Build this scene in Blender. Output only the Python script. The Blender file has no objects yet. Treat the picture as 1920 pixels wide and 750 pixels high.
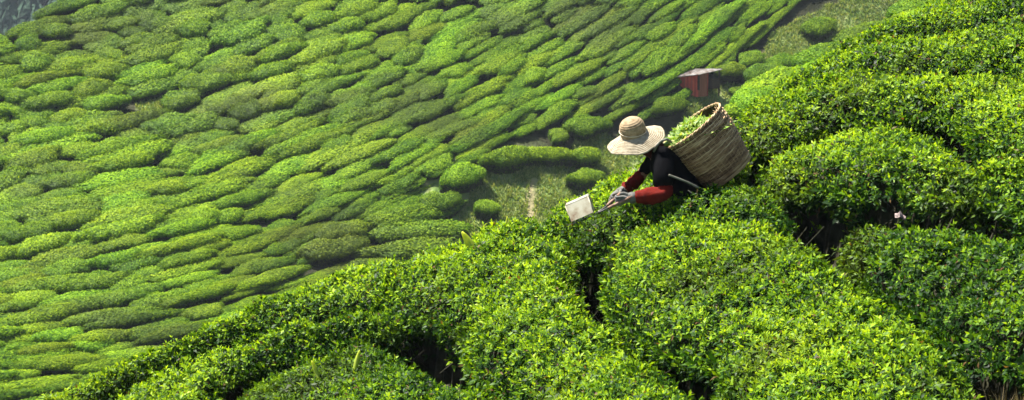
import bpy, math, random
import numpy as np
from mathutils import Vector, Matrix

SC = bpy.context.scene
COL = SC.collection
rng = np.random.default_rng(7)
random.seed(7)
FPX = 3660.0
PITCH = math.radians(12)
Rv = np.array([1.0, 0, 0])
Fv = np.array([0, math.cos(PITCH), -math.sin(PITCH)])
Uv = np.array([0, math.sin(PITCH), math.cos(PITCH)])


def pt(px, py, D):
    px, py, D = np.broadcast_arrays(np.asarray(px, float), np.asarray(py, float), np.asarray(D, float))
    d = Fv + ((px - 960) / FPX)[..., None] * Rv - ((py - 375) / FPX)[..., None] * Uv
    return d * D[..., None]


def proj(P):
    P = np.asarray(P)
    f = P @ Fv
    return 960 + FPX * (P @ Rv) / f, 375 - FPX * (P @ Uv) / f, f


# ------------------------------------------------------------------ noise
def _h(ix, iy, iz, seed):
    n = (ix * 374761393 + iy * 668265263 + iz * 2147483647 + seed * 974634777) & 0xFFFFFFFF
    n = ((n ^ (n >> 13)) * 1274126177) & 0xFFFFFFFF
    n = n ^ (n >> 16)
    return (n & 0xFFFF) / 65535.0 * 2 - 1


def noise(P, scale=1.0, seed=0):
    P = np.asarray(P, float)
    if P.shape[-1] == 2:
        P = np.concatenate([P, np.zeros(P.shape[:-1] + (1,))], -1)
    P = P * scale + 1000.5
    i = np.floor(P).astype(np.int64)
    f = P - i
    f = f * f * (3 - 2 * f)
    out = 0
    for a in (0, 1):
        for b in (0, 1):
            for c in (0, 1):
                w = (f[..., 0] if a else 1 - f[..., 0]) * (f[..., 1] if b else 1 - f[..., 1]) * (f[..., 2] if c else 1 - f[..., 2])
                out = out + w * _h(i[..., 0] + a, i[..., 1] + b, i[..., 2] + c, seed)
    return out


def fbm(P, scale=1.0, seed=0, o=3):
    return sum(noise(P, scale * 2 ** k, seed + k) / 2 ** k for k in range(o))


# ------------------------------------------------------------------ mesh helpers
def mesh_np(name, V, quads=None, tris=None, smooth=True, attrs=None, mats=None, midx=None):
    me = bpy.data.meshes.new(name)
    V = np.asarray(V, np.float32)
    parts = []
    if tris is not None and len(tris): parts.append((np.asarray(tris, np.int32), 3))
    if quads is not None and len(quads): parts.append((np.asarray(quads, np.int32), 4))
    loops = np.concatenate([p.reshape(-1) for p, k in parts])
    starts, tot, off = [], [], 0
    for p, k in parts:
        starts.append(off + np.arange(len(p)) * k); tot.append(np.full(len(p), k)); off += len(p) * k
    starts = np.concatenate(starts).astype(np.int32)
    me.vertices.add(len(V)); me.vertices.foreach_set('co', V.reshape(-1))
    me.loops.add(len(loops)); me.loops.foreach_set('vertex_index', loops)
    me.polygons.add(len(starts)); me.polygons.foreach_set('loop_start', starts)
    try: me.polygons.foreach_set('loop_total', np.concatenate(tot).astype(np.int32))
    except Exception: pass
    me.update(calc_edges=True)
    me.polygons.foreach_set('use_smooth', np.full(len(starts), smooth))
    for k, a in (attrs or {}).items():
        at = me.attributes.new(k, 'FLOAT', 'POINT'); at.data.foreach_set('value', np.asarray(a, np.float32))
    for m in (mats or []): me.materials.append(m)
    if midx is not None: me.polygons.foreach_set('material_index', np.asarray(midx, np.int32))
    me.validate()
    return me


def obj(name, me, parent=None, **props):
    o = bpy.data.objects.new(name, me); COL.objects.link(o)
    if parent is not None:
        o.parent = parent
        o.matrix_parent_inverse = Matrix.Translation(parent.location).inverted() if parent.rotation_euler[:] == (0, 0, 0) else parent.matrix_basis.inverted()
    for k, v in props.items(): o[k] = v
    return o


def empty(name, loc, **props):
    o = bpy.data.objects.new(name, None); COL.objects.link(o); o.location = Vector([float(c) for c in loc])
    o.empty_display_size = 0.2
    for k, v in props.items(): o[k] = v
    return o


def grid_quads(nu, nv):
    i = np.arange(nu - 1)[:, None] * nv + np.arange(nv - 1)[None, :]
    i = i.reshape(-1)
    return np.stack([i, i + nv, i + nv + 1, i + 1], 1)


class MB:
    def __init__(s): s.V = []; s.Q = []; s.T = []; s.n = 0

    def add(s, V, Q=None, T=None):
        V = np.asarray(V, float).reshape(-1, 3)
        if Q is not None and len(Q): s.Q.append(np.asarray(Q) + s.n)
        if T is not None and len(T): s.T.append(np.asarray(T) + s.n)
        s.V.append(V); s.n += len(V)

    def tube(s, pts, r, seg=6, closed=False):
        pts = np.asarray(pts, float); n = len(pts)
        r = np.broadcast_to(np.asarray(r, float), (n,))
        t = np.gradient(pts, axis=0) if not closed else np.roll(pts, -1, 0) - np.roll(pts, 1, 0)
        t /= np.linalg.norm(t, axis=1)[:, None] + 1e-9
        ref = np.array([0, 0, 1.0]) if abs(t[0][2]) < .9 else np.array([1.0, 0, 0])
        if closed: ref = None
        V = []
        a = np.cross(t[0], [0.31, 0.2, 0.93]); a /= np.linalg.norm(a)
        for i in range(n):
            a = a - t[i] * (a @ t[i]); a /= np.linalg.norm(a)
            b = np.cross(t[i], a)
            an = np.arange(seg) / seg * 2 * math.pi
            V.append(pts[i] + r[i] * (np.cos(an)[:, None] * a + np.sin(an)[:, None] * b))
        V = np.concatenate(V)
        Q = []
        for i in range(n if closed else n - 1):
            j = (i + 1) % n
            for k in range(seg):
                Q.append((i * seg + k, i * seg + (k + 1) % seg, j * seg + (k + 1) % seg, j * seg + k))
        T = []
        if not closed:
            V = np.concatenate([V, pts[:1], pts[-1:]]); c0 = n * seg; c1 = c0 + 1
            for k in range(seg):
                T.append((c0, (k + 1) % seg, k)); T.append((c1, (n - 1) * seg + k, (n - 1) * seg + (k + 1) % seg))
        s.add(V, Q, T)

    def box(s, c, ax, ay, az):
        c = np.asarray(c, float); ax, ay, az = (np.asarray(v, float) for v in (ax, ay, az))
        V = [c + i * ax + j * ay + k * az for k in (-1, 1) for j in (-1, 1) for i in (-1, 1)]
        Q = [(0, 2, 3, 1), (4, 5, 7, 6), (0, 1, 5, 4), (2, 6, 7, 3), (0, 4, 6, 2), (1, 3, 7, 5)]
        s.add(V, Q)

    def obj(s, name, mat, parent=None, smooth=False, bevel=0, **props):
        me = mesh_np(name, np.concatenate(s.V), np.concatenate(s.Q) if s.Q else None, np.concatenate(s.T) if s.T else None, smooth=smooth, mats=[mat])
        o = obj(name, me, parent, **props)
        if bevel:
            b = o.modifiers.new('bevel', 'BEVEL'); b.width = bevel; b.segments = 2; b.limit_method = 'ANGLE'
        return o


# ------------------------------------------------------------------ materials
def mat(name):
    m = bpy.data.materials.new(name); m.use_nodes = True
    nt = m.node_tree; nt.nodes.clear()
    out = nt.nodes.new('ShaderNodeOutputMaterial')
    return m, nt, out


def N(nt, t, **kw):
    n = nt.nodes.new(t)
    for k, v in kw.items():
        if k in n.inputs.keys(): n.inputs[k].default_value = v
        else: setattr(n, k, v)
    return n


def ramp(nt, fac, stops):
    r = nt.nodes.new('ShaderNodeValToRGB')
    e = r.color_ramp.elements
    while len(e) < len(stops): e.new(0.5)
    for el, (p, c) in zip(e, stops): el.position = p; el.color = (*c, 1)
    nt.links.new(fac, r.inputs[0])
    return r.outputs[0]


def leaf_material(name, stops, trans=0.4, rough=0.45, spec=0.3, patch=None, objrand=0.0):
    """Leaf: colour from per-leaf 'tone', thin translucent blade with a waxy sheen."""
    m, nt, out = mat(name); L = nt.links.new
    a = N(nt, 'ShaderNodeAttribute', attribute_name='tone')
    col = ramp(nt, a.outputs['Fac'], stops)
    geo = N(nt, 'ShaderNodeNewGeometry')
    if patch:
        n1 = N(nt, 'ShaderNodeTexNoise', Scale=patch[0], Detail=3.0)
        L(geo.outputs['Position'], n1.inputs['Vector'])
        r = N(nt, 'ShaderNodeMapRange'); r.inputs['From Min'].default_value = patch[1]; r.inputs['From Max'].default_value = patch[2]
        L(n1.outputs['Fac'], r.inputs['Value'])
        mix = N(nt, 'ShaderNodeMix', data_type='RGBA'); mix.inputs[7].default_value = (*patch[3], 1)
        mul = N(nt, 'ShaderNodeMath', operation='MULTIPLY'); mul.inputs[1].default_value = patch[4]
        L(r.outputs[0], mul.inputs[0]); L(mul.outputs[0], mix.inputs[0]); L(col, mix.inputs[6]); col = mix.outputs[2]
    if objrand:
        oi = N(nt, 'ShaderNodeObjectInfo'); hs = N(nt, 'ShaderNodeHueSaturation')
        mr = N(nt, 'ShaderNodeMapRange'); mr.inputs['To Min'].default_value = 1 - objrand; mr.inputs['To Max'].default_value = 1 + objrand
        L(oi.outputs['Random'], mr.inputs['Value']); L(mr.outputs[0], hs.inputs['Value'])
        mr2 = N(nt, 'ShaderNodeMapRange'); mr2.inputs['To Min'].default_value = .485; mr2.inputs['To Max'].default_value = .512
        fr = N(nt, 'ShaderNodeMath', operation='MULTIPLY'); fr.inputs[1].default_value = 7.31
        fc = N(nt, 'ShaderNodeMath', operation='FRACT')
        L(oi.outputs['Random'], fr.inputs[0]); L(fr.outputs[0], fc.inputs[0]); L(fc.outputs[0], mr2.inputs['Value'])
        L(mr2.outputs[0], hs.inputs['Hue']); L(col, hs.inputs['Color']); col = hs.outputs[0]
    p = N(nt, 'ShaderNodeBsdfPrincipled', Roughness=rough); p.inputs['Specular IOR Level'].default_value = spec
    t = N(nt, 'ShaderNodeBsdfTranslucent')
    br = N(nt, 'ShaderNodeMix', data_type='RGBA', blend_type='MULTIPLY'); br.inputs[0].default_value = 1; br.inputs[7].default_value = (1.5, 1.35, .45, 1)
    L(col, br.inputs[6]); L(br.outputs[2], t.inputs['Color'])
    mx = N(nt, 'ShaderNodeMixShader', Fac=trans)
    L(col, p.inputs['Base Color']); L(p.outputs[0], mx.inputs[1]); L(t.outputs[0], mx.inputs[2]); L(mx.outputs[0], out.inputs[0])
    return m


def noise_mat(name, stops, scale=5, rough=.9, bump=.3, bscale=None, detail=6, bdist=.02, spec=.2, coord='Object', stretch=None):
    m, nt, out = mat(name); L = nt.links.new
    tc = N(nt, 'ShaderNodeTexCoord'); v = tc.outputs[coord]
    if stretch:
        mp = N(nt, 'ShaderNodeMapping'); mp.inputs['Scale'].default_value = stretch; L(v, mp.inputs[0]); v = mp.outputs[0]
    n1 = N(nt, 'ShaderNodeTexNoise', Scale=float(scale), Detail=float(detail)); L(v, n1.inputs['Vector'])
    col = ramp(nt, n1.outputs['Fac'], stops)
    n2 = N(nt, 'ShaderNodeTexNoise', Scale=float(bscale or scale * 4), Detail=5.0); L(v, n2.inputs['Vector'])
    b = N(nt, 'ShaderNodeBump', Strength=bump, Distance=bdist); L(n2.outputs['Fac'], b.inputs['Height'])
    p = N(nt, 'ShaderNodeBsdfPrincipled', Roughness=rough); p.inputs['Specular IOR Level'].default_value = spec
    L(col, p.inputs['Base Color']); L(b.outputs[0], p.inputs['Normal']); L(p.outputs[0], out.inputs[0])
    return m


M = {}
M['leaf'] = leaf_material('tea_leaf', [(0, (.006, .022, .003)), (.30, (.018, .066, .005)), (.54, (.13, .26, .007)), (.90, (.38, .54, .022)), (.97, (.13, .075, .03))], trans=.38, rough=.5, spec=.16,
                          patch=(.9, .56, .72, (.09, .11, .02), .4))
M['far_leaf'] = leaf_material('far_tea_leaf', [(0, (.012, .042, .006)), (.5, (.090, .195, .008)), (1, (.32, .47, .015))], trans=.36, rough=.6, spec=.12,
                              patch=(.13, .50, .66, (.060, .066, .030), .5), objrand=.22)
M['picked'] = leaf_material('picked_leaf', [(0, (.05, .12, .015)), (.5, (.20, .34, .05)), (1, (.50, .55, .20))], trans=.3)
M['weed'] = leaf_material('weed_leaf', [(0, (.3, .42, .04)), (1, (.55, .62, .10))], trans=.5)
M['grass'] = leaf_material('grass_blade', [(0, (.09, .15, .04)), (.5, (.19, .28, .07)), (1, (.36, .38, .16))], trans=.3, rough=.7, spec=.1)
M['dry'] = leaf_material('dry_blade', [(0, (.16, .13, .06)), (1, (.38, .31, .17))], trans=.3, rough=.7, spec=.1)
M['twig'] = noise_mat('twig_bark', [(.3, (.012, .011, .006)), (.55, (.03, .03, .014)), (.7, (.06, .047, .030))], 9, bump=.8, bscale=30)
M['far_twig'] = noise_mat('far_twig', [(.3, (.016, .018, .010)), (.7, (.05, .048, .03))], 4, bump=1, bscale=12, bdist=.08)
M['soil'] = noise_mat('soil', [(.3, (.016, .014, .009)), (.55, (.035, .032, .018)), (.75, (.05, .06, .022))], 1.5, bump=.8, bscale=8, bdist=.05)


def far_ground_mat():
    m, nt, out = mat('hill_ground'); L = nt.links.new
    geo = N(nt, 'ShaderNodeNewGeometry')
    def nz(s, d=5.0):
        n = N(nt, 'ShaderNodeTexNoise', Scale=s, Detail=d); L(geo.outputs['Position'], n.inputs['Vector']); return n.outputs['Fac']
    under = ramp(nt, nz(.6), [(.3, (.015, .018, .008)), (.6, (.035, .036, .018)), (.75, (.06, .075, .03))])
    grass = ramp(nt, nz(1.1, 8.0), [(.30, (.07, .13, .03)), (.45, (.15, .23, .06)), (.62, (.24, .28, .10)), (.8, (.30, .24, .14))])
    bare = N(nt, 'ShaderNodeAttribute', attribute_name='bare'); trail = N(nt, 'ShaderNodeAttribute', attribute_name='trail')
    mx = N(nt, 'ShaderNodeMix', data_type='RGBA'); L(bare.outputs['Fac'], mx.inputs[0]); L(under, mx.inputs[6]); L(grass, mx.inputs[7])
    m2 = N(nt, 'ShaderNodeMix', data_type='RGBA'); L(trail.outputs['Fac'], m2.inputs[0]); L(mx.outputs[2], m2.inputs[6]); m2.inputs[7].default_value = (.30, .22, .14, 1)
    b = N(nt, 'ShaderNodeBump', Strength=.9, Distance=.15); L(nz(4.0, 8.0), b.inputs['Height'])
    p = N(nt, 'ShaderNodeBsdfPrincipled', Roughness=.95); p.inputs['Specular IOR Level'].default_value = .1
    L(m2.outputs[2], p.inputs['Base Color']); L(b.outputs[0], p.inputs['Normal']); L(p.outputs[0], out.inputs[0])
    return m


M['hill'] = far_ground_mat()
M['straw'] = noise_mat('straw', [(.3, (.24, .195, .125)), (.7, (.42, .365, .265))], 30, rough=.75, bump=.5, bscale=120, bdist=.004)
M['straw_shade'] = noise_mat('straw_shade', [(.3, (.20, .135, .07)), (.7, (.40, .30, .18))], 30, rough=.75, bump=.5, bscale=120, bdist=.004)  # darker straw for the crown: its shaded front put into the colour
M['string'] = noise_mat('string', [(.3, (.6, .5, .35)), (.7, (.75, .65, .5))], 40)
M['wicker'] = noise_mat('wicker', [(.28, (.14, .075, .035)), (.46, (.38, .25, .13)), (.7, (.68, .52, .32))], 28, rough=.6, bump=.5, bscale=90, bdist=.003, stretch=(1, 1, 2.5))
def cane_mat():
    m, nt, out = mat('cane'); L = nt.links.new
    a = N(nt, 'ShaderNodeAttribute', attribute_name='tone')
    col = ramp(nt, a.outputs['Fac'], [(.05, (.12, .055, .022)), (.5, (.34, .20, .09)), (.95, (.62, .45, .25))])
    p = N(nt, 'ShaderNodeBsdfPrincipled', Roughness=.6); L(col, p.inputs['Base Color']); L(p.outputs[0], out.inputs[0]); return m
M['cane'] = cane_mat()
M['wicker_dark'] = noise_mat('wicker_dark', [(.3, (.020, .012, .006)), (.7, (.06, .038, .02))], 18)
M['black'] = noise_mat('black_cloth', [(.3, (.0025, .0025, .003)), (.7, (.007, .007, .008))], 14, rough=.95, bump=.35, bscale=12, bdist=.03, spec=.02)
M['red'] = noise_mat('red_knit', [(.3, (.085, .006, .004)), (.7, (.18, .014, .008))], 18, rough=.9, bump=.6, bscale=35, bdist=.012, spec=.12)
M['maroon'] = noise_mat('maroon_cloth', [(.3, (.03, .006, .008)), (.7, (.07, .014, .014))], 18, rough=.9, bump=.5)
M['glove'] = noise_mat('grey_glove', [(.3, (.09, .088, .08)), (.7, (.20, .195, .18))], 22, rough=.95, bump=.5, bscale=70, bdist=.005, spec=.1)
M['skin'] = noise_mat('skin', [(.3, (.22, .11, .065)), (.7, (.30, .16, .10))], 10, rough=.6, bump=.1)
M['hair'] = noise_mat('hair', [(.3, (.006, .005, .005)), (.7, (.02, .017, .015))], 30, rough=.5, bump=.6)
M['eye'] = noise_mat('eye', [(.4, (.02, .012, .01)), (.6, (.03, .02, .015))], 5, rough=.15, bump=0)
M['trouser'] = noise_mat('trouser_cloth', [(.3, (.008, .009, .011)), (.7, (.018, .019, .022))], 15, bump=.5)
M['rubber'] = noise_mat('rubber', [(.3, (.01, .01, .01)), (.7, (.025, .025, .025))], 15, rough=.4, bump=.1)
M['strap'] = noise_mat('strap', [(.3, (.12, .12, .09)), (.7, (.24, .23, .19))], 30, bump=.3)
M['steel'] = noise_mat('worn_steel', [(.3, (.05, .048, .045)), (.7, (.16, .15, .14))], 25, rough=.45, bump=.2)
M['wood'] = noise_mat('handle_wood', [(.3, (.16, .09, .06)), (.7, (.32, .20, .14))], 25, rough=.6, bump=.3)
M['deadleaf'] = noise_mat('dead_leaf', [(.3, (.16, .12, .11)), (.7, (.34, .27, .25))], 25, bump=.3)


def box_mat():
    m, nt, out = mat('cream_plastic'); L = nt.links.new
    tc = N(nt, 'ShaderNodeTexCoord')
    n1 = N(nt, 'ShaderNodeTexNoise', Scale=14.0, Detail=6.0); L(tc.outputs['Object'], n1.inputs['Vector'])
    col = ramp(nt, n1.outputs['Fac'], [(.3, (.14, .085, .04)), (.45, (.26, .235, .155)), (.6, (.34, .325, .24))])
    p = N(nt, 'ShaderNodeBsdfPrincipled', Roughness=.5); L(col, p.inputs['Base Color']); L(p.outputs[0], out.inputs[0]); return m
M['box'] = box_mat()
M['hut_red'] = noise_mat('red_painted_boards', [(.3, (.17, .028, .022)), (.55, (.55, .085, .05)), (.75, (.52, .22, .09))], 1.6, rough=.8, bump=.6, bscale=5, stretch=(5, 5, .6))
M['hut_brown'] = noise_mat('brown_boards', [(.3, (.18, .07, .05)), (.7, (.36, .13, .09))], 2, rough=.8, bump=.5, stretch=(5, 5, .6))
M['tin'] = noise_mat('rusty_tin', [(.3, (.12, .085, .065)), (.5, (.24, .205, .18)), (.72, (.38, .36, .345))], 1.5, rough=.5, bump=.3, stretch=(3, 1, 1))
M['dark_wood'] = noise_mat('dark_wood', [(.3, (.03, .02, .015)), (.7, (.07, .05, .035))], 4)
M['forest'] = noise_mat('forest', [(.3, (.012, .034, .022)), (.7, (.032, .070, .040))], .06, bump=1, bscale=.35, bdist=1.5, coord='Object')


# ------------------------------------------------------------------ foreground slope
def fg_inv(px, py): return .0667 + 2.0e-5 * (px - 1270) + 5.0e-5 * (py - 385)
def fg_pt(px, py): return pt(px, py, 1 / fg_inv(np.asarray(px, float), np.asarray(py, float)))
_p0, _p1, _p2 = fg_pt(960, 600), fg_pt(1500, 600), fg_pt(1200, 300)
_n = np.cross(_p1 - _p0, _p2 - _p0); _n /= _n[2]
AX, AY = -_n[0], -_n[1]; Z0 = _p0[2] - AX * _p0[0] - AY * _p0[1]
def canopy_z(x, y): return Z0 + AX * x + AY * y
BH = 0.72
SIL = np.array([(-700, 1100), (-300, 930), (0, 785), (80, 750), (250, 680), (430, 608), (600, 543), (750, 503), (880, 452), (1000, 402), (1100, 352), (1200, 312), (1300, 262), (1372, 215), (1440, 165), (1513, 122), (1580, 88), (1647, 60), (1720, 30), (1800, -10), (2000, -110), (2700, -500)], float)
def sil(px): return np.interp(px, SIL[:, 0], SIL[:, 1])


def build_fg_ground():
    pxs = np.linspace(-500, 2600, 140)
    cols = []
    for px in pxs:
        s = sil(px)
        py = np.linspace(1150, s + 4, 60)
        P = fg_pt(np.full(60, px), py); P[:, 2] -= BH
        e = P[-1]
        t = np.linspace(0.02, 1, 40) ** 1.3 * 24
        K = np.stack([e[0] - .12 * t, e[1] + t, e[2] - .30 * t - .06 * t ** 2], 1)
        K[:, 2] = np.maximum(K[:, 2], -27)
        cols.append(np.concatenate([P, K]))
    V = np.array(cols); nu, nv = V.shape[:2]; V = V.reshape(-1, 3)
    V[:, 2] += .04 * fbm(V[:, :2], 1.5, 3)
    me = mesh_np('near_slope', V, grid_quads(nu, nv), mats=[M['soil']])
    obj('near_slope', me, kind='structure')
build_fg_ground()


def poly_sdf(P, poly):
    """signed distance (positive inside) of 2-D points to a closed polygon"""
    A = poly; B = np.roll(poly, -1, 0)
    d = np.full(len(P), 1e9); ins = np.zeros(len(P), bool)
    for a, b in zip(A, B):
        e = b - a; w = P - a
        t = np.clip((w @ e) / (e @ e + 1e-12), 0, 1)
        d = np.minimum(d, np.linalg.norm(w - t[:, None] * e, axis=1))
        c = ((a[1] > P[:, 1]) != (b[1] > P[:, 1])) & (P[:, 0] < (b[0] - a[0]) * (P[:, 1] - a[1]) / (b[1] - a[1] + 1e-12) + a[0])
        ins ^= c
    return np.where(ins, d, -d)


def chaikin(p, n=2):
    for _ in range(n):
        q = np.roll(p, -1, 0); p = np.stack([.75 * p + .25 * q, .25 * p + .75 * q], 1).reshape(-1, 2)
    return p


def leaves_np(base, d, w, ln, wd, droop):
    """folded 5-vertex leaf blades; returns V (n*5,3), T"""
    n = np.cross(d, w)
    mid = base + d * (ln * .48)[:, None]
    ml = mid + w * (wd * .5)[:, None] + n * (wd * .16)[:, None]
    mr = mid - w * (wd * .5)[:, None] + n * (wd * .16)[:, None]
    tip = base + d * ln[:, None] - n * (ln * droop)[:, None]
    V = np.stack([base, ml, mr, mid + n * (ln * .04)[:, None], tip], 1)
    k = np.arange(len(base))[:, None] * 5
    T = np.concatenate([k + np.array([[0, 3, 1]]), k + np.array([[0, 2, 3]]), k + np.array([[1, 3, 4]]), k + np.array([[3, 2, 4]])])
    return V.reshape(-1, 3), T


def unit(v): return v / (np.linalg.norm(v, axis=-1, keepdims=True) + 1e-9)


def shoots(P, Nn, young, size=.67, k=6):
    """clusters of k leaves on the surface points P with normals Nn; young in 0..1"""
    n = len(P)
    ax = unit(Nn + rng.normal(0, .30, (n, 3)))
    ref = unit(np.cross(ax, rng.normal(0, 1, (n, 3)))); ref2 = np.cross(ax, ref)
    Vs, Ts, tone, off = [], [], [], 0
    sz = size * rng.uniform(.62, 1.45, n); so_ = rng.normal(0, .12, n)
    for j in range(k):
        f = j / (k - 1)
        az = j * 2.4 + rng.normal(0, .25, n)
        el = np.radians(np.clip(8 + 60 * f ** 1.5 + rng.normal(0, 14, n), -30, 85))
        rad = np.cos(az)[:, None] * ref + np.sin(az)[:, None] * ref2
        d = unit(np.cos(el)[:, None] * rad + np.sin(el)[:, None] * ax)
        w = unit(np.cross(ax, d) + rng.normal(0, .18, (n, 3))); w = unit(w - d * np.sum(w * d, 1)[:, None])
        ln = sz * (.074 - .034 * f) * rng.uniform(.8, 1.2, n)
        wd = ln * rng.uniform(.36, .50, n)
        base = P + ax * (sz * (.045 * f - .03))[:, None]
        V, T = leaves_np(base, d, w, ln, wd, rng.uniform(-.02, .22, n))
        Vs.append(V); Ts.append(T + off); off += len(V)
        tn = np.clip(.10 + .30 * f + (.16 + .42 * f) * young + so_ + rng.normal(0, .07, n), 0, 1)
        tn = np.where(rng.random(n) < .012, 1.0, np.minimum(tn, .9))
        tone.append(np.repeat(tn, 5))
    return np.concatenate(Vs), np.concatenate(Ts), np.concatenate(tone)


def fg_bush(poly_px, label, dz=0.0, young=.5, seed=0, H=BH, dens=1620, grow=.02):
    pp = chaikin(np.array(poly_px, float), 2)
    W = fg_pt(pp[:, 0], pp[:, 1])[:, :2]
    # densify
    Q = []
    for a, b in zip(W, np.roll(W, -1, 0)):
        m = max(1, int(np.linalg.norm(b - a) / .12)); Q.append(a + (b - a) * (np.arange(m) / m)[:, None])
    W = np.concatenate(Q)
    c = W.mean(0)
    e_ = np.roll(W, -1, 0) - np.roll(W, 1, 0); no_ = np.stack([e_[:, 1], -e_[:, 0]], 1); no_ /= np.linalg.norm(no_, axis=1)[:, None] + 1e-9
    if poly_sdf(c[None] * 0 + (W + no_ * .02), W).mean() > 0: no_ = -no_
    W = W + no_ * grow
    W = W + .06 * np.stack([fbm(W, 2.6, seed + 5), fbm(W, 2.2, seed + 9)], 1)
    lo, hi = W.min(0), W.max(0)
    cz = canopy_z(*c)

    def top(xy, d):
        r = np.clip(d / .28, 0, 1)
        dome = 1 - (1 - r) ** 2.6
        z = canopy_z(xy[:, 0], xy[:, 1]) + dz + .055 * fbm(xy, 1.1, seed) + .05 * fbm(xy, 3.6, seed + 3)
        return z - (1 - dome) * .23

    root = empty('tea_bush', (c[0], c[1], cz - H), label=label, category='tea bush', group='tea bushes on the near slope')
    # --- inner mass of twigs
    g = .07
    xs = np.arange(lo[0] - g, hi[0] + 2 * g, g); ys = np.arange(lo[1] - g, hi[1] + 2 * g, g)
    X, Y = np.meshgrid(xs, ys, indexing='ij'); XY = np.stack([X.ravel(), Y.ravel()], 1)
    d = poly_sdf(XY, W) - .13
    z = np.where(d > 0, top(XY, np.maximum(d, 0)) - .09 - .10 * np.clip(1 - d / .1, 0, 1), 0)
    zg = canopy_z(XY[:, 0], XY[:, 1]) - H - .05
    z = np.where(d > 0, z + .03 * noise(np.column_stack([XY, z]), 9, seed), zg)
    V = np.column_stack([XY, z]); F = grid_quads(len(xs), len(ys))
    keep = (d[F] > -.001).any(1); F = F[keep]
    used = np.unique(F); mp = -np.ones(len(V), int); mp[used] = np.arange(len(used))
    coreV, coreF = V[used], mp[F]
    # --- leaf shoots on the top
    area = (hi - lo).prod(); n = int(area * dens)
    XY = lo + rng.random((n, 2)) * (hi - lo)
    d = poly_sdf(XY, W); XY = XY[d > 0]; d = d[d > 0]
    z = top(XY, d)
    e = .03
    nx = (top(XY + [e, 0], poly_sdf(XY + [e, 0], W)) - z) / e; ny = (top(XY + [0, e], poly_sdf(XY + [0, e], W)) - z) / e
    Nn = unit(np.column_stack([-nx, -ny, np.ones(len(XY))]))
    P = np.column_stack([XY, z]) + Nn * (rng.uniform(-.07, .02, len(XY)) + .025 * noise(XY, 9, seed + 31) + .045 * (rng.random(len(XY)) < .05))[:, None]
    px, py, _ = proj(P)
    k = (px > -140) & (px < 2060) & (py < 880) & (py > -120); P, Nn, d, XY = P[k], Nn[k], d[k], XY[k]
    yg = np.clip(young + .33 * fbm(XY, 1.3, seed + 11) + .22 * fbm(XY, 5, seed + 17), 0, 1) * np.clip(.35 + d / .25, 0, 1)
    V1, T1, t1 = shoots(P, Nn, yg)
    # --- leaf shoots on the flanks
    A = W; B = np.roll(W, -1, 0); ln = np.linalg.norm(B - A, axis=1); nout = np.stack([(B - A)[:, 1], -(B - A)[:, 0]], 1) / ln[:, None]
    sgn = poly_sdf((A + B) / 2 + nout * .01, W); nout = np.where(sgn[:, None] > 0, -nout, nout)
    m = rng.choice(len(A), int(ln.sum() * 520), p=ln / ln.sum()); t = rng.random(len(m))[:, None]
    hgt = rng.random(len(m)) ** .75
    xy = A[m] + (B[m] - A[m]) * t - nout[m] * (.02 + .10 * (1 - hgt) + .05 * rng.random(len(m)))[:, None]
    ctop = canopy_z(xy[:, 0], xy[:, 1]) + dz - .17
    z = ctop - (1 - hgt) * (H - .28)
    keep = (rng.random(len(m)) < .14 + 1.6 * np.clip(hgt - .38, 0, 1)) & (noise(np.column_stack([xy, z]), 3.2, seed + 23) > -.1 - .9 * np.clip(hgt - .4, 0, 1))
    P2 = np.column_stack([xy, z])[keep]; N2 = unit(np.column_stack([nout[m], np.full(len(m), .25)]))[keep]
    px, py, _ = proj(P2); k = (px > -140) & (px < 2060) & (py < 880) & (py > -120); P2, N2 = P2[k], N2[k]
    if len(P2):
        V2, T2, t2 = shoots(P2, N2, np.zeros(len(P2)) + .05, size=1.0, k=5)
        V1 = np.concatenate([V1, V2]); T1 = np.concatenate([T1, T2 + len(t1)]); t1 = np.concatenate([t1, t2])
    if len(V1) == 0:
        bpy.data.objects.remove(root); return 0
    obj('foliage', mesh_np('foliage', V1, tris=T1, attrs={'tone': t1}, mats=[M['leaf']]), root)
    # --- bare stems on the flanks
    mb = MB(); mb.add(coreV, coreF); ns = int(ln.sum() * 12)
    m = rng.choice(len(A), ns, p=ln / ln.sum())
    for q in m:
        a = A[q] - nout[q] * rng.uniform(.25, .5); b = A[q] - nout[q] * rng.uniform(.02, .1) + rng.normal(0, .12, 2)
        za = canopy_z(*a) - H; zb = canopy_z(*b) + dz - rng.uniform(.2, .45)
        p1 = np.array([*a, za]); p3 = np.array([*b, zb]); p2 = (p1 + p3) / 2 + rng.normal(0, .07, 3)
        pa = (p1 + p2) / 2 + rng.normal(0, .03, 3); pb = (p2 + p3) / 2 + rng.normal(0, .03, 3)
        x, y, _ = proj(p3)
        if -100 < x < 2020 and -60 < y < 900: mb.tube([p1, pa, p2, pb, p3], [.016, .013, .010, .008, .004], 5)
    mb.obj('branches', M['twig'], root)
    return len(t1) // 5


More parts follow.
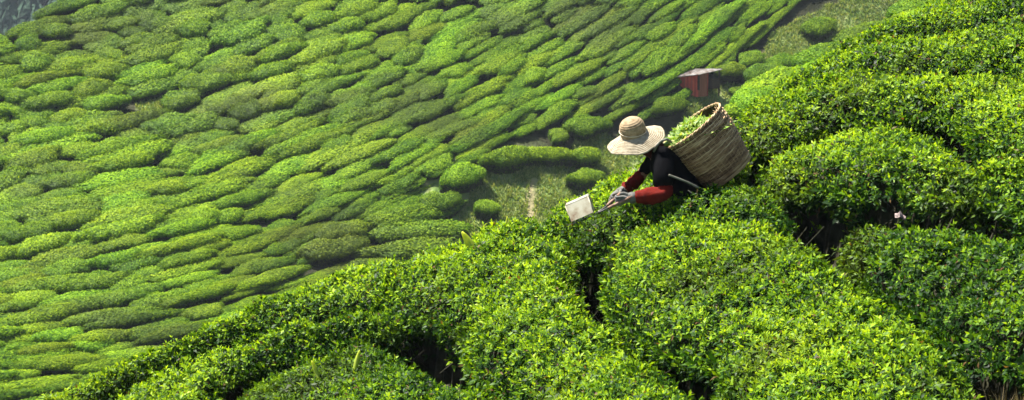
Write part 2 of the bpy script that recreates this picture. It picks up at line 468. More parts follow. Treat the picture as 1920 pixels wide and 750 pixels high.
FG = [
 ([(40,768),(240,672),(420,594),(590,526),(700,490),(770,480),(760,530),(660,566),(560,584),(485,603),(400,632),(320,664),(200,715),(90,790),(0,830)],
  'long low strip of tea foliage along the ridge edge at the bottom left corner', .05, .8),
 ([(150,830),(210,732),(330,684),(410,650),(490,615),(570,596),(650,576),(720,566),(765,574),(750,590),(690,596),(600,624),(500,648),(430,680),(390,730),(370,850)],
  'bright tea bush strip between the ridge edge and the bush with two yellow leaves', .02, .75),
 ([(640,545),(660,512),(730,482),(800,460),(880,434),(960,408),(1000,396),(1055,408),(1085,440),(1075,470),(1090,500),(1098,555),(1128,588),(1170,615),(1240,662),(1290,712),(1335,735),(1350,850),(1020,850),(985,745),(920,700),(870,665),(845,620),(840,585),(800,568),(720,562)],
  'broad tea bush in the lower middle, left of the dark hole under the shears', .03, .66),
 ([(400,860),(425,725),(500,680),(590,658),(650,636),(700,612),(745,618),(770,650),(830,672),(880,700),(940,725),(975,760),(1000,860)],
  'darker flat tea bush at the bottom edge with two yellow leaves on it', -.02, .38),
 ([(1135,462),(1175,430),(1260,412),(1350,404),(1440,406),(1495,430),(1570,468),(1638,526),(1712,582),(1775,630),(1830,668),(1862,720),(1880,860),(1385,860),(1375,745),(1350,700),(1310,645),(1240,632),(1180,600),(1128,565),(1122,510)],
  'largest rounded tea bush in the foreground, directly below the tea picker', .06, .60),
 ([(1572,436),(1640,416),(1740,408),(1850,418),(1960,445),(2120,480),(2120,700),(1960,655),(1840,645),(1780,620),(1730,570),(1665,528),(1600,492),(1562,460)],
  'tea bush at the right edge below the long black gap', .02, .56),
 ([(1415,345),(1418,305),(1450,285),(1520,258),(1600,230),(1680,220),(1750,226),(1800,262),(1830,300),(1920,298),(2100,310),(2120,385),(1960,366),(1860,350),(1760,335),(1660,326),(1590,338),(1560,322),(1500,318),(1460,345)],
  'arched bright tea bush right of the basket with a curved dark gap above it', .03, .8),
 ([(990,408),(1050,370),(1120,335),(1190,304),(1250,280),(1300,258),(1372,224),(1395,262),(1395,300),(1350,322),(1290,345),(1220,360),(1180,385),(1130,400),(1080,420),(1040,438)],
  'sunlit tea bush on the ridge behind the shears and the gloved hands', .03, .95),
 ([(1060,440),(1100,418),(1150,398),(1200,382),(1290,374),(1350,356),(1410,344),(1450,350),(1478,375),(1478,412),(1420,420),(1340,418),(1250,428),(1180,446),(1130,450),(1085,462)],
  'low tea bush in the shade just in front of the tea picker', .05, .38),
 ([(1366,216),(1410,184),(1480,172),(1550,142),(1620,132),(1700,138),(1780,136),(1860,130),(1960,118),(2120,150),(2120,296),(1960,280),(1880,268),(1840,225),(1780,192),(1680,184),(1590,196),(1530,222),(1450,248),(1402,258),(1385,245)],
  'wide tea bush above the curved dark gap at the right', .03, .82),
 ([(1425,168),(1490,128),(1550,96),(1640,80),(1700,72),(1800,55),(1920,38),(2120,30),(2120,135),(1960,110),(1860,122),(1760,128),(1680,130),(1610,124),(1530,136),(1465,172)],
  'upper tea bush near the right edge with dark leaves along its front', .03, .68),
 ([(1535,96),(1580,72),(1640,46),(1720,12),(1790,-18),(1880,-48),(2120,-95),(2120,18),(1920,28),(1800,46),(1700,62),(1620,80)],
  'topmost tea bush of the near slope at the upper right edge', .03, .68),
 ([(1800,-20),(1960,-90),(2150,-180),(2150,-105),(1960,-62)], 'tea bush on the ridge just beyond the upper right edge', 0, .6),
 ([(1890,770),(1940,730),(2120,740),(2120,900),(1900,900)], 'tea bush beyond the dry grass at the lower right corner', -.1, .2),
 ([(-120,900),(60,800),(140,800),(120,920)], 'small tea bush on the ridge edge just beyond the bottom left corner', 0, .6),
]
nl = 0
for i, (poly, lab, dz, yg) in enumerate(FG):
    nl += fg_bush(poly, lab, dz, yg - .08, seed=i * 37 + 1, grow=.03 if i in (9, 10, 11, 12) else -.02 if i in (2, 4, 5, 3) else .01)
print('fg leaves', nl)

# ------------------------------------------------------------------ far hillside
def far_D(px, py):
    px = np.asarray(px, float); py = np.asarray(py, float)
    t = np.clip((750 - py) / 750, -1.2, 2.2)
    tt = np.clip(t, -.6, 1.6)
    D = 78 + 52 * tt - 10 * tt ** 2 + (t - tt) * 30
    D = D + .010 * (px - 960)
    D = D + 1.6 * np.sin(px / 260 + py / 150) + 1.0 * np.sin(px / 120 - py / 90 + 1)
    D = D - .4 * np.exp(-((px - 985) / 150) ** 2 - ((py - 350) / 60) ** 2)
    D = D - 1.0 * np.exp(-(((py - 330) + .35 * (px - 700)) / 80) ** 2) * np.exp(-((px - 900) / 500) ** 2)
    return D
def far_pt(px, py): return pt(px, py, far_D(px, py))
def far_top(px): return np.interp(px, [-900, 0, 90, 400, 900, 2900], [500, 72, 26, -120, -250, -330])


BARE = [np.array(p, float) for p in [
    [(905,330),(960,318),(1040,308),(1078,322),(1088,350),(1075,385),(1020,440),(960,470),(900,470),(868,440),(866,405),(880,375),(885,345)],
    [(1080,270),(1130,255),(1180,270),(1230,330),(1100,350),(1075,310)],
    [(1430,110),(1450,60),(1490,45),(1530,25),(1580,5),(1600,-60),(1800,-60),(1640,60),(1540,120),(1470,150)],
    [(1290,180),(1330,165),(1400,160),(1440,170),(1400,230),(1290,225)],
    [(270,190),(300,196),(310,210),(275,214),(255,200)]]]
def bare_sdf(px, py):
    P = np.stack([np.ravel(px), np.ravel(py)], 1).astype(float)
    return np.max([poly_sdf(P, b) for b in BARE], 0)


def build_far_ground():
    pxs = np.linspace(-900, 2900, 420)
    cols, bare, trail = [], [], []
    for px in pxs:
        top = float(far_top(px))
        py = np.linspace(1400, top, 190)
        P = far_pt(np.full(190, px), py)
        e = P[-1]; t = np.linspace(.02, 1, 30) ** 1.4 * 60
        K = np.stack([e[0] - .2 * t, e[1] + t, e[2] - .25 * t - .02 * t ** 2], 1); K[:, 2] = np.maximum(K[:, 2], -45)
        cols.append(np.concatenate([P, K]))
        wide = np.clip(1.9 - (((px - 920) / 190) ** 2 + ((py - 395) / 105) ** 2) * 1.2, 0, 1)
        nz = 8 * noise(np.stack([np.full(190, px), py], 1), .05, 4)
        b = np.clip((bare_sdf(np.full(190, px), py) + nz) / 10 + .5, 0, 1)
        b = np.maximum(b, wide)
        tl = .75 * np.exp(-((px - (1000 - .12 * (py - 350)) + nz * 1.4) / 11) ** 2) * ((py > 335) & (py < 440))
        tl = tl + .7 * np.exp(-((px - 875) / 14) ** 2 - ((py - 378) / 8) ** 2) + .8 * np.exp(-((px - 925) / 16) ** 2 - ((py - 402) / 8) ** 2)
        tl = tl + .9 * np.exp(-((px - 1430) / 10) ** 2 - ((py - 101) / 5) ** 2)
        bare.append(np.concatenate([b, np.zeros(30)])); trail.append(np.concatenate([np.clip(tl, 0, .85), np.zeros(30)]))
    V = np.array(cols); nu, nv = V.shape[:2]; V = V.reshape(-1, 3)
    V[:, 2] += .10 * fbm(V[:, :2], .5, 8)
    me = mesh_np('far_hillside', V, grid_quads(nu, nv), attrs={'bare': np.concatenate(bare), 'trail': np.concatenate(trail)}, mats=[M['hill']])
    obj('far_hillside', me, kind='structure')
build_far_ground()


# mid spur behind the near ridge
MID = np.array([(1180, 290), (1300, 228), (1380, 180), (1440, 146), (1500, 112), (1567, 70), (1620, 46), (1680, 15), (1720, -6), (1800, -50), (2100, -200), (2600, -420)], float) + np.array([0, 24.])
def mid_top(px): return np.interp(px, MID[:, 0], MID[:, 1])
def mid_pt(px, py):
    px = np.asarray(px, float); py = np.asarray(py, float)
    v = py - mid_top(px)
    D = 60 + 15 * (px - 1380) / 340 - .085 * v - .00025 * np.maximum(v, 0) ** 1.5
    return pt(px, py, D)


def build_mid():
    pxs = np.linspace(1340, 2600, 100); cols = []
    for px in pxs:
        tp = float(mid_top(px))
        P = mid_pt(np.full(30, px), np.linspace(tp + 260, tp + 16, 30)); e = P[-1]
        t = np.linspace(.03, 1, 25) ** 1.3 * 26
        K = np.stack([e[0] + .1 * t, e[1] + t, e[2] - .30 * t - .04 * t ** 2], 1); K[:, 2] = np.maximum(K[:, 2], -30)
        cols.append(np.concatenate([P, K]))
    V = np.array(cols); nu, nv = V.shape[:2]
    me = mesh_np('middle_spur', V.reshape(-1, 3), grid_quads(nu, nv), attrs={'bare': np.full(nu * nv, .35), 'trail': np.zeros(nu * nv)}, mats=[M['hill']])
    obj('middle_spur', me, kind='structure')
build_mid()


def bush_variant(seed, nleaf, L=3.6, Wd=1.5, H=1.0, lsz=.085, p=2.6):
    """cushion-shaped clipped bush; returns V, quads, midx, tone"""
    nu, nv = 40, 14
    u = np.arange(nu) / nu * 2 * math.pi; v = np.linspace(0, 1, nv)
    U, Vv = np.meshgrid(u, v, indexing='ij')

    def surf(U, Vv):
        c, s = np.cos(U), np.sin(U)
        rx = np.sign(c) * np.abs(c) ** 1.0; ry = np.sign(s) * np.abs(s) ** 1.0
        k = np.minimum(1, np.sin(Vv * math.pi / 2) ** .6 * 1.0)   # rim radius by height param
        hz = np.cos(Vv * math.pi / 2) ** .48
        wob = 1 + .26 * noise(np.stack([c * 1.5, s * 1.5, Vv * .5], -1), 1.0, seed) + .12 * noise(np.stack([c * 4, s * 4, Vv * 2], -1), 1.0, seed + 1)
        shrink = 1 - .22 * np.clip(Vv - .55, 0, 1) / .45      # flanks draw in towards the ground
        x = rx * k * wob * shrink * L / 2; y = ry * k * wob * shrink * Wd / 2
        z = hz * H * (1 + .10 * noise(np.stack([x, y, 0 * x], -1), 1.1, seed + 2) + .05 * noise(np.stack([x, y, 0 * x], -1), 3.5, seed + 3))
        y = y + .12 * Wd * np.sin(x / L * 2.2 + seed)
        return np.stack([x, y, z], -1)
    S = surf(U, Vv); core = S.copy(); core[..., :2] *= .95; core[..., 2] = core[..., 2] * .95 - .04
    V = core.reshape(-1, 3); F = grid_quads(nu, nv)
    wrap = np.stack([(nu - 1) * nv + np.arange(nv - 1), np.arange(nv - 1), np.arange(nv - 1) + 1, (nu - 1) * nv + np.arange(nv - 1) + 1], 1)
    F = np.concatenate([F, wrap]); low = Vv.reshape(-1)[F[:, 0]] > .72
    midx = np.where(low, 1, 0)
    # leaves by area rejection
    r = np.random.default_rng(seed)
    n = nleaf * 3
    uu = r.random(n) * 2 * math.pi; vv = r.random(n)
    a = surf(uu, vv); b = surf(uu + .03, vv); c = surf(uu, np.clip(vv + .02, 0, 1))
    cr = np.cross(b - a, c - a); ar = np.linalg.norm(cr, axis=1); nn = unit(cr)
    nn = np.where((nn[:, 2:3] < -.3), -nn, nn)
    outw = a - np.array([0, 0, H * .35]); nn = np.where((np.sum(nn * outw, 1) < 0)[:, None], -nn, nn)
    pr = ar / np.quantile(ar, .93) * np.where(vv > .8, .45, 1)
    k = np.where(r.random(n) < pr)[0][:nleaf]
    P, Nn = a[k], nn[k]; n = len(k)
    Nj = unit(Nn + r.normal(0, .26, (n, 3))); d = unit(np.cross(Nj, r.normal(0, 1, (n, 3)))); d = unit(d + Nj * r.uniform(0, .7, n)[:, None]); w = unit(np.cross(Nj, d))
    ls = lsz * r.uniform(.7, 1.4, n)
    P = P + Nn * r.uniform(-.05, .04, n)[:, None]
    LV = np.stack([P, P + d * (ls * .5)[:, None] + w * (ls * .3)[:, None], P + d * ls[:, None], P + d * (ls * .5)[:, None] - w * (ls * .3)[:, None]], 1).reshape(-1, 3)
    LF = np.arange(n * 4).reshape(-1, 4)
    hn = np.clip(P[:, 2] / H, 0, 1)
    tone = np.clip(.12 + .58 * hn ** 1.8 + r.normal(0, .14, n) + .12 * noise(P, 1.5, seed + 7), 0, 1)  # tone rises with height: top-lit shading put into leaf colour, older leaves lower
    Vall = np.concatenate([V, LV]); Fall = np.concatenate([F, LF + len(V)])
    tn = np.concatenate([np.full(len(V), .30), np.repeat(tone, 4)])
    return Vall, Fall, np.concatenate([midx, np.zeros(n, int)]), tn


NV = 12
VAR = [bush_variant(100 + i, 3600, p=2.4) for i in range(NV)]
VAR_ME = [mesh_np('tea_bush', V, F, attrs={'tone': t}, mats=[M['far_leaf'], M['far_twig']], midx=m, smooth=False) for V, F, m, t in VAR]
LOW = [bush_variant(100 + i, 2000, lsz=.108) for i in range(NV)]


def r_of(px, py):
    n = noise(np.stack([px / 260., py / 150.], -1), 1.0, 42) * 9
    return py + .16 * px + .000125 * px ** 2 + .16 * (1 - py / 750) * px * .9 + n
def slope_im(px, py): return -(.16 + .00025 * px + .144 * (1 - py / 750))


bushes = []   # dict(px,py,M,area,kind)


def place(ptf, x0, y0, x1, y1, wscale, hscale, tag='row', n_hint=None):
    """bush from image end points on a surface function"""
    a, b = ptf(x0, y0), ptf(x1, y1); c = ptf((x0 + x1) / 2, (y0 + y1) / 2)
    X = b - a; L = np.linalg.norm(X); X = X / L
    u = ptf((x0 + x1) / 2 + 4, (y0 + y1) / 2) - c; v = ptf((x0 + x1) / 2, (y0 + y1) / 2 - 4) - c
    Nn = np.cross(u, v); Nn /= np.linalg.norm(Nn)
    if Nn[2] < 0: Nn = -Nn
    Zd = Nn * .75 + np.array([0, 0, .25]); Zd -= X * (Zd @ X); Zd /= np.linalg.norm(Zd)
    Yd = np.cross(Zd, X)
    Mx = np.eye(4); Mx[:3, 0] = X * L / 3.6; Mx[:3, 1] = Yd * wscale / 1.5; Mx[:3, 2] = Zd * hscale; Mx[:3, 3] = c - np.array([0, 0, .05])
    D = c @ Fv
    bushes.append(dict(px=(x0 + x1) / 2, py=(y0 + y1) / 2, M=Mx, area=L * FPX / D * 1.0 * FPX / D * wscale, tag=tag, L=L, D=D))


# rows of the far hill
def spacing(r):   # image spacing by row coordinate
    return np.interp(r, [-100, 100, 300, 500, 700, 900, 1200, 1700], [20.5, 20.5, 18.5, 15, 13, 12, 13, 16])
HUT = (1310, 152)
r0 = -260.0
row = 0
while r0 < 1900:
    px = -420 + rng.uniform(0, 60)
    while px < 2350:
        # solve py at px
        py = 300.0
        for _ in range(6):
            py = py - (float(r_of(np.array(px), np.array(py))) - r0) / (1 - .144 * px / 750)
        if not np.isfinite(py) or py > 1050 or py < far_top(px) - 14:
            px += 60; continue
        D = float(far_D(px, py)); ppm = FPX / D
        L = rng.choice([rng.uniform(1.0, 2.2), rng.uniform(1.8, 3.8)]) * (1.15 if py < 300 else 1.3); Lp = L * ppm * (1 if py < 400 else .95)
        sl = (float(r_of(np.array(px + Lp), np.array(py))) - float(r_of(np.array(px), np.array(py)))) / Lp / (1 - .144 * px / 750)
        x1, y1 = px + Lp, py - sl * Lp
        jy = rng.normal(0, 3.2)
        cx, cy = (px + x1) / 2, (py + y1) / 2 + jy
        bs = float(bare_sdf(cx, cy)[0]); be = max(float(bare_sdf(px + 8, py + jy)[0]), float(bare_sdf(x1 - 8, y1 + jy)[0]))
        hid = cy > sil(cx) + 60 or (cx > 1200 and cy > mid_top(cx) + 40)
        hut = abs(cx - HUT[0] - 5) < 50 and -10 < cy - HUT[1] < 42
        if bs < -14 and be < -4 and not hid and not hut and not (640 < cx < 875 and 400 + (870 - cx) * .2 < cy < 540) and not (800 < cx < 900 and 325 < cy < 400) and not (890 < cx < 1140 and 285 - (cx - 890) * .2 < cy < 330) and cy > far_top(cx) + 1:
            a = far_pt(cx, cy); up = far_pt(cx, cy - spacing(r0) / (1 - .144 * cx / 750))
            Wd = np.linalg.norm(up - a)
            rowdir = far_pt(x1, y1) - far_pt(px, py); rowdir /= np.linalg.norm(rowdir)
            dv = up - a; Wd = np.linalg.norm(dv - rowdir * (dv @ rowdir))
            place(far_pt, px - 3, py + jy, x1 + 3, y1 + jy, Wd * rng.uniform(1.4, 2.05), rng.uniform(.6, 1.1) * min(1, Wd / 1.05))
        px = x1 - Lp * .13 + (rng.uniform(4, 14) if rng.random() < .12 else 0)
    r0 += float(spacing(r0)) * (1.0)
    row += 1
# bushes standing on and round the open ground
SPEC = [(884,404,930,400,1.2,1.0,'small round dark tea bush alone on the grassy knoll below the hat'),
        (1060,312,1118,300,1.3,1.1,'dark tea bush on the slope just left of the straw hat'),
        (968,312,1060,298,1.3,1.0,'tea bush with a dark front at the top edge of the grassy knoll'),
        (900,325,985,300,1.5,1.3,'tall-fronted tea bush at the upper left edge of the grassy knoll'),
        (815,352,908,338,1.5,1.2,'dark-fronted tea bush left of the grassy knoll'),
        (785,394,856,384,1.4,1.0,'tea bush at the left foot of the grassy knoll'),
        (1062,352,1122,340,1.3,1.1,'dark shaded tea bush at the right edge of the grassy knoll'),
        (1028,270,1062,262,1.1,.8,'small tea bush above the grassy knoll, second left of the hat'),
        (1056,262,1136,240,1.4,1.0,'large bright-topped tea bush above left of the straw hat'),
        (665,436,845,404,1.7,1.1,'long tea bush pointing at the grassy knoll from the left'),
        (700,466,872,438,1.8,1.2,'broad bright tea bush just below left of the grassy knoll'),
        (672,502,872,470,1.8,1.2,'wide tea bush with a dark front by the near ridge, under the knoll'),
        (560,494,676,466,1.7,1.0,'tea bush at the near end of the brown gap by the near ridge'),
        (596,462,690,440,1.5,1.0,'tea bush at the upper end of the brown gap by the near ridge'),
        (640,530,756,512,1.6,1.0,'lowest tea bush beside the near ridge, left of the knoll'),
        (1496,68,1568,60,1.5,1.1,'lone dark tea bush on the open brown ground at the top right'),
        (1394,158,1462,144,1.4,1.2,'grey-green flat-topped tea bush right of the red hut, next to the ridge'),
        (1430,128,1492,116,1.3,.8,'low tea bush under the patch of bare red soil above the hut'),
        (1378,126,1434,116,1.2,.8,'tea bush between the hut roof and the bare red soil'),
        (1362,178,1402,174,.9,.6,'small low tea bush on the grass right of the red hut'),
        (1342,150,1396,140,1.2,1.0,'tea bush just behind the open right side of the hut'),
        (1268,252,1320,240,1.0,.9,'tea bush behind the rim of the wicker basket'),
        (1215,218,1290,200,1.2,.9,'bright long tea bush between the straw hat and the hut')]
for x0, y0, x1, y1, w, h, lab in SPEC:
    place(far_pt, x0 - 3, y0, x1 + 3, y1, w, h * .78, tag=lab)
# middle spur bushes, long rows running with the ridge
for k, v0 in enumerate(np.arange(2, 120, 12)):
    px = 1350 + rng.uniform(0, 40)
    while px < 2350:
        Lp = rng.uniform(60, 130); x1 = px + Lp
        cx = (px + x1) / 2
        if mid_top(cx) + v0 < sil(cx) + 30:
            place(mid_pt, px - 4, mid_top(px) + v0 + 12, x1 + 4, mid_top(x1) + v0 + 12 - rng.uniform(0, 4), rng.uniform(1.2, 1.6), rng.uniform(.5, .75), tag='spur')
        px = x1

vis = []
for i, b in enumerate(bushes):
    b['score'] = b['area'] if (-20 < b['px'] < 1940 and -10 < b['py'] < 770 and (b['tag'] != 'row' or b['py'] < sil(b['px']) + 12)) else 0
    if b['tag'] not in ('row', 'spur'): b['score'] = 1e9
print('far bushes', len(bushes), 'in view', sum(b['score'] > 0 for b in bushes))
order = sorted(range(len(bushes)), key=lambda i: -bushes[i]['score'])
indiv = set(order[:300 - len(FG)])
Vs, Fs, Ms, Ts, off = [], [], [], [], 0
def region(b):
    if b['tag'] == 'spur':
        return 'long low tea bush on the spur beside the near ridge at the upper right'
    x, y = b['px'], b['py']
    v = 'at the top' if y < 150 else 'in the middle' if y < 400 else 'at the foot'
    h = 'far left' if x < 320 else 'left' if x < 640 else 'centre' if x < 960 else 'right of centre' if x < 1280 else 'right'
    return 'clipped tea bush in packed rows %s of far hillside, %s' % (v, h)
for i, b in enumerate(bushes):
    k = int(rng.integers(NV)); flip = rng.random() < .5
    Mx = b['M'].copy()
    if flip: Mx[:3, 0] *= -1; Mx[:3, 1] *= -1
    if i in indiv:
        o = bpy.data.objects.new('tea_bush', VAR_ME[k]); COL.objects.link(o)
        o.matrix_world = Matrix(Mx.tolist())
        o['category'] = 'tea bush'; o['label'] = b['tag'] if b['tag'] not in ('row', 'spur') else region(b)
        o['group'] = 'tea bushes on the far hillside' if b['tag'] != 'spur' else 'tea bushes on the spur behind the near slope'
    else:
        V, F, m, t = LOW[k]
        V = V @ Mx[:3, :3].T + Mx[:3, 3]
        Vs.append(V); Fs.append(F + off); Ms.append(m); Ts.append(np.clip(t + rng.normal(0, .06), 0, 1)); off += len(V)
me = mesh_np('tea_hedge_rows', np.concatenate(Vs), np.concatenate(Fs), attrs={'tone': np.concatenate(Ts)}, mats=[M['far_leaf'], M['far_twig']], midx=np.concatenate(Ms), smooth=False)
obj('tea_hedge_rows', me, kind='stuff', label='smaller tea bushes filling the rows across the far hillside', category='tea bushes')


# ------------------------------------------------------------------ grass
def blades(name, P, Nn, hgt, mtl, wd=.012, spread=.35, **props):
    n = len(P)
    d = unit(Nn + rng.normal(0, spread, (n, 3))); w = unit(np.cross(d, rng.normal(0, 1, (n, 3))))
    h = hgt * rng.uniform(.5, 1.3, n)
    bend = unit(np.cross(d, w)) * (h * rng.uniform(0, .5, n))[:, None]
    wv = w * (np.asarray(wd) * rng.uniform(.6, 1.4, n))[:, None]
    V = np.stack([P - wv, P + wv, P + d * (h * .6)[:, None] + wv * .7 + bend * .3, P + d * (h * .6)[:, None] - wv * .7 + bend * .3, P + d * h[:, None] + bend], 1).reshape(-1, 3)
    k = np.arange(n)[:, None] * 5
    me = mesh_np(name, V, k + np.array([[0, 1, 2, 3]]), k + np.array([[3, 2, 4]]), attrs={'tone': np.repeat(rng.random(n), 5)}, mats=[mtl])
    return obj(name, me, **props)


gp = []
for b in BARE:
    lo, hi = b.min(0) - 8, b.max(0) + 8
    n = int((hi - lo).prod() * .8); q = lo + rng.random((n, 2)) * (hi - lo)
    s = poly_sdf(q, b) + 8 * noise(q, .05, 4)
    tr = np.abs(q[:, 0] - (1000 - .12 * (q[:, 1] - 350))) < 6
    dens = fbm(q, .035, 77) * .6 + .55
    q = q[(s > -4) & (rng.random(n) < dens) & ~(tr & (q[:, 1] > 335))]
    gp.append(far_pt(q[:, 0], q[:, 1]))
gp = np.concatenate(gp); gp[:, 2] += .10 * fbm(gp[:, :2], .5, 8) - .02
blades('grass', gp, np.tile([0, -.1, 1.], (len(gp), 1)), .20, M['grass'], wd=.03, spread=.5, kind='stuff', label='short dry grass on the open patches of the far hillside', category='grass')

# dry grass at lower right corner
n = 1500
q = np.column_stack([rng.uniform(1868, 1990, n), rng.uniform(690, 800, n)])
P = fg_pt(q[:, 0], q[:, 1]); P[:, 2] -= BH * .75
P[:, :2] += rng.normal(0, .03, (n, 2))
blades('dry_grass', P, np.tile([0, 0, 1.], (n, 1)), .38, M['dry'], wd=.004, spread=.28, kind='stuff', label='dry straw-coloured grass in the path at the lower right corner', category='grass')


# ------------------------------------------------------------------ weeds poking out of the canopy
def frond(px, py, tipx, tipy, wpx, label, D=None, cat='leaf', name='weed_leaf'):
    a = fg_pt(px, py) if D is None else pt(px, py, D)
    Dd = a @ Fv
    b = pt(tipx, tipy, Dd + .02)
    a = a + np.array([0, 0, -.05])
    L = np.linalg.norm(b - a); d = (b - a) / L; w = unit(np.cross(d, Fv)); n = np.cross(w, d)
    V, Q = [], []
    m = 9
    for i in range(m):
        t = i / (m - 1); wd = wpx / FPX * Dd * .5 * math.sin(math.pi * (t * .92 + .04)) ** .8
        c = a + d * L * t + n * .10 * L * math.sin(t * 2.6)
        V += [c - w * wd + n * wd * .3, c, c + w * wd + n * wd * .3]
        if i: k = (i - 1) * 3; Q += [(k, k + 1, k + 4, k + 3), (k + 1, k + 2, k + 5, k + 4)]
    me = mesh_np(name, V, Q, attrs={'tone': np.linspace(.2, .9, len(V))}, mats=[M['weed']])
    o = obj(name, me, label=label, category=cat, group='yellow-green weed leaves among the tea')
    so = o.modifiers.new('s', 'SOLIDIFY'); so.thickness = .0015
frond(898, 474, 866, 434, 16, 'bright yellow-green pointed leaf sticking up on the ridge, left of the shears')
frond(600, 706, 584, 676, 8, 'pale yellow leaf on the dark bush at the bottom, leaning left')
frond(662, 690, 674, 656, 9, 'bright green leaf on the dark bush at the bottom, leaning right')
frond(1416, 396, 1418, 388, 14, 'single broad green leaf at the front of the shaded bush below the basket')
frond(946, 440, 951, 405, 5, 'thin upright yellow shoot on the ridge between knoll and shears')
frond(925, 458, 934, 428, 5, 'small thin upright shoot on the ridge below the round dark bush')
frond(215, 118, 208, 100, 4, 'small yellow leaf on the far hillside, left one of a pair', D=float(far_D(212, 110)) - 1)
frond(222, 118, 229, 103, 4, 'small yellow leaf on the far hillside, right one of a pair', D=float(far_D(225, 110)) - 1)

# curled dead leaf in the dark gap
c = pt(1688, 404, 13.3)
mb = MB()
V = []
for i in range(5):
    for j in range(4):
        u, v = i / 4 - .5, j / 3 - .5
        V.append(c + .75 * np.array([u * .09, .02 * math.sin(u * 9) + .02 * v, v * .055 * (1 - abs(u)) + .02 * math.cos(u * 8) + .015 * math.sin(v * 7 + u * 5)]))
mb.add(V, grid_quads(5, 4)); o = mb.obj('dead_leaf', M['deadleaf'], smooth=True, label='pale curled dead leaf caught in the dark gap at the right', category='leaf')
so = o.modifiers.new('s', 'SOLIDIFY'); so.thickness = .002

# ------------------------------------------------------------------ hut
def build_hut():
    Dh = float(far_D(1305, 170)) - 1.0; ppm = FPX / Dh
    base = pt(1303, 172, Dh)
    s = 1 / ppm
    # local axes: front wall faces camera-left; hut rotated about z
    ang = math.radians(-28)
    ex = np.array([math.cos(ang), math.sin(ang), 0]); ey = np.array([-math.sin(ang), math.cos(ang), 0]); ez = np.array([0, 0, 1.])
    # corner nearest the camera between long left wall and narrow right wall
    cor = far_pt(1308, 172) + np.array([0, -.5, .22])
    lw = 37 * s / .88; rw = 1.0; h = 27 * s
    root = empty('hut', cor, label='small red wooden hut with a slanting tin roof on the far hillside', category='hut')
    lv = -ex; rv = ey * .35 + ex * .94; rv = unit(rv); bk = ey
    lv = unit(np.array([-.90, .43, 0])); rv = unit(np.array([.86, .5, 0]))
    rw = 19 * s / .86
    hl = 25 * s; 
    mb = MB()
    def wall(mb, a, b, h0, h1, th=.05, low=-.45):
        n = unit(np.cross(b - a, ez)) * th
        V = [a + low * ez, b + low * ez, b + h1 * ez, a + h0 * ez]; V = V + [v + n for v in V]
        mb.add(V, [(0, 1, 2, 3), (7, 6, 5, 4), (0, 4, 5, 1), (1, 5, 6, 2), (2, 6, 7, 3), (3, 7, 4, 0)])
    A = cor; Lp = cor + lv * lw; Rp = cor + rv * rw; Bp = Lp + rv * rw
    hA, hL, hR, hB = h, 19 * s, h + .10, 19 * s + .1
    wall(mb, A, Lp, hA, hL); mb.obj('front_wall', M['hut_red'], root)
    mb = MB(); wall(mb, Rp, A + rv * .003, hR, hA); mb.obj('side_wall', M['hut_brown'], root)
    mb = MB(); wall(mb, Lp, Bp, hL, hB); wall(mb, Bp, Rp, hB, hR); mb.obj('back_wall', M['hut_red'], root)
    # corner boards and planks battens
    for t in (.33, .66):
        mb = MB(); q = A + lv * lw * t; mb.box(q + ez * (hA * .45) - unit(np.cross(lv, ez)) * -.03, lv * .03, unit(np.cross(lv, ez)) * .03, ez * hA * .45); mb.obj('batten', M['hut_brown'], root)
    mb = MB(); mb.box(A + ez * hA * .45, lv * .04, rv * .04, ez * hA * .5); mb.obj('corner_post', M['dark_wood'], root)
    # lean-to posts on the right
    ext = 28 * s
    for q in (Rp + rv * ext * .9,):
        mb = MB(); mb.tube([q - ez * .8, q + ez * (hR + .10)], .05, 6); mb.obj('post', M['dark_wood'], root)
    mb = MB(); mb.box(Rp + rv * ext * .55 + lv * .2 + ez * .25, rv * ext * .3, lv * .25, ez * .3); mb.obj('wood_stack', M['dark_wood'], root)
    # roof: slab from left low edge to right high edge, corrugated
    o1 = Lp + ez * (hL + .05) + lv * .15 - rv * .2
    o2 = A + ez * (hA + .05) - rv * .25 - lv * .1
    nu, nv = 60, 8
    V = []
    c00 = o1; c10 = Rp + rv * ext + ez * (hR + .42) - lv * .0; 
    e1 = (A + ez * (hA + .06) - rv * .15)            # front corner
    u_dir = None
    cA = Lp + lv * .15 - rv * .12 + ez * (hL + .05)
    cB = A - lv * .12 - rv * .12 + ez * (hA + .07)
    cC = Rp + rv * ext + ez * (hR + .16) - lv * .12
    cD = Bp + rv * ext * .8 + ez * (hB + .34) + lv * .1
    for i in range(nu):
        for j in range(nv):
            u, v = i / (nu - 1), j / (nv - 1)
            p = (1 - u) * ((1 - v) * cA + v * cD) + u * ((1 - v) * cB + v * cC)
            V.append(p + ez * .018 * math.sin(i * 1.6))
    mb = MB(); mb.add(V, grid_quads(nu, nv)); o = mb.obj('roof', M['tin'], root)
    so = o.modifiers.new('s', 'SOLIDIFY'); so.thickness = .03
build_hut()

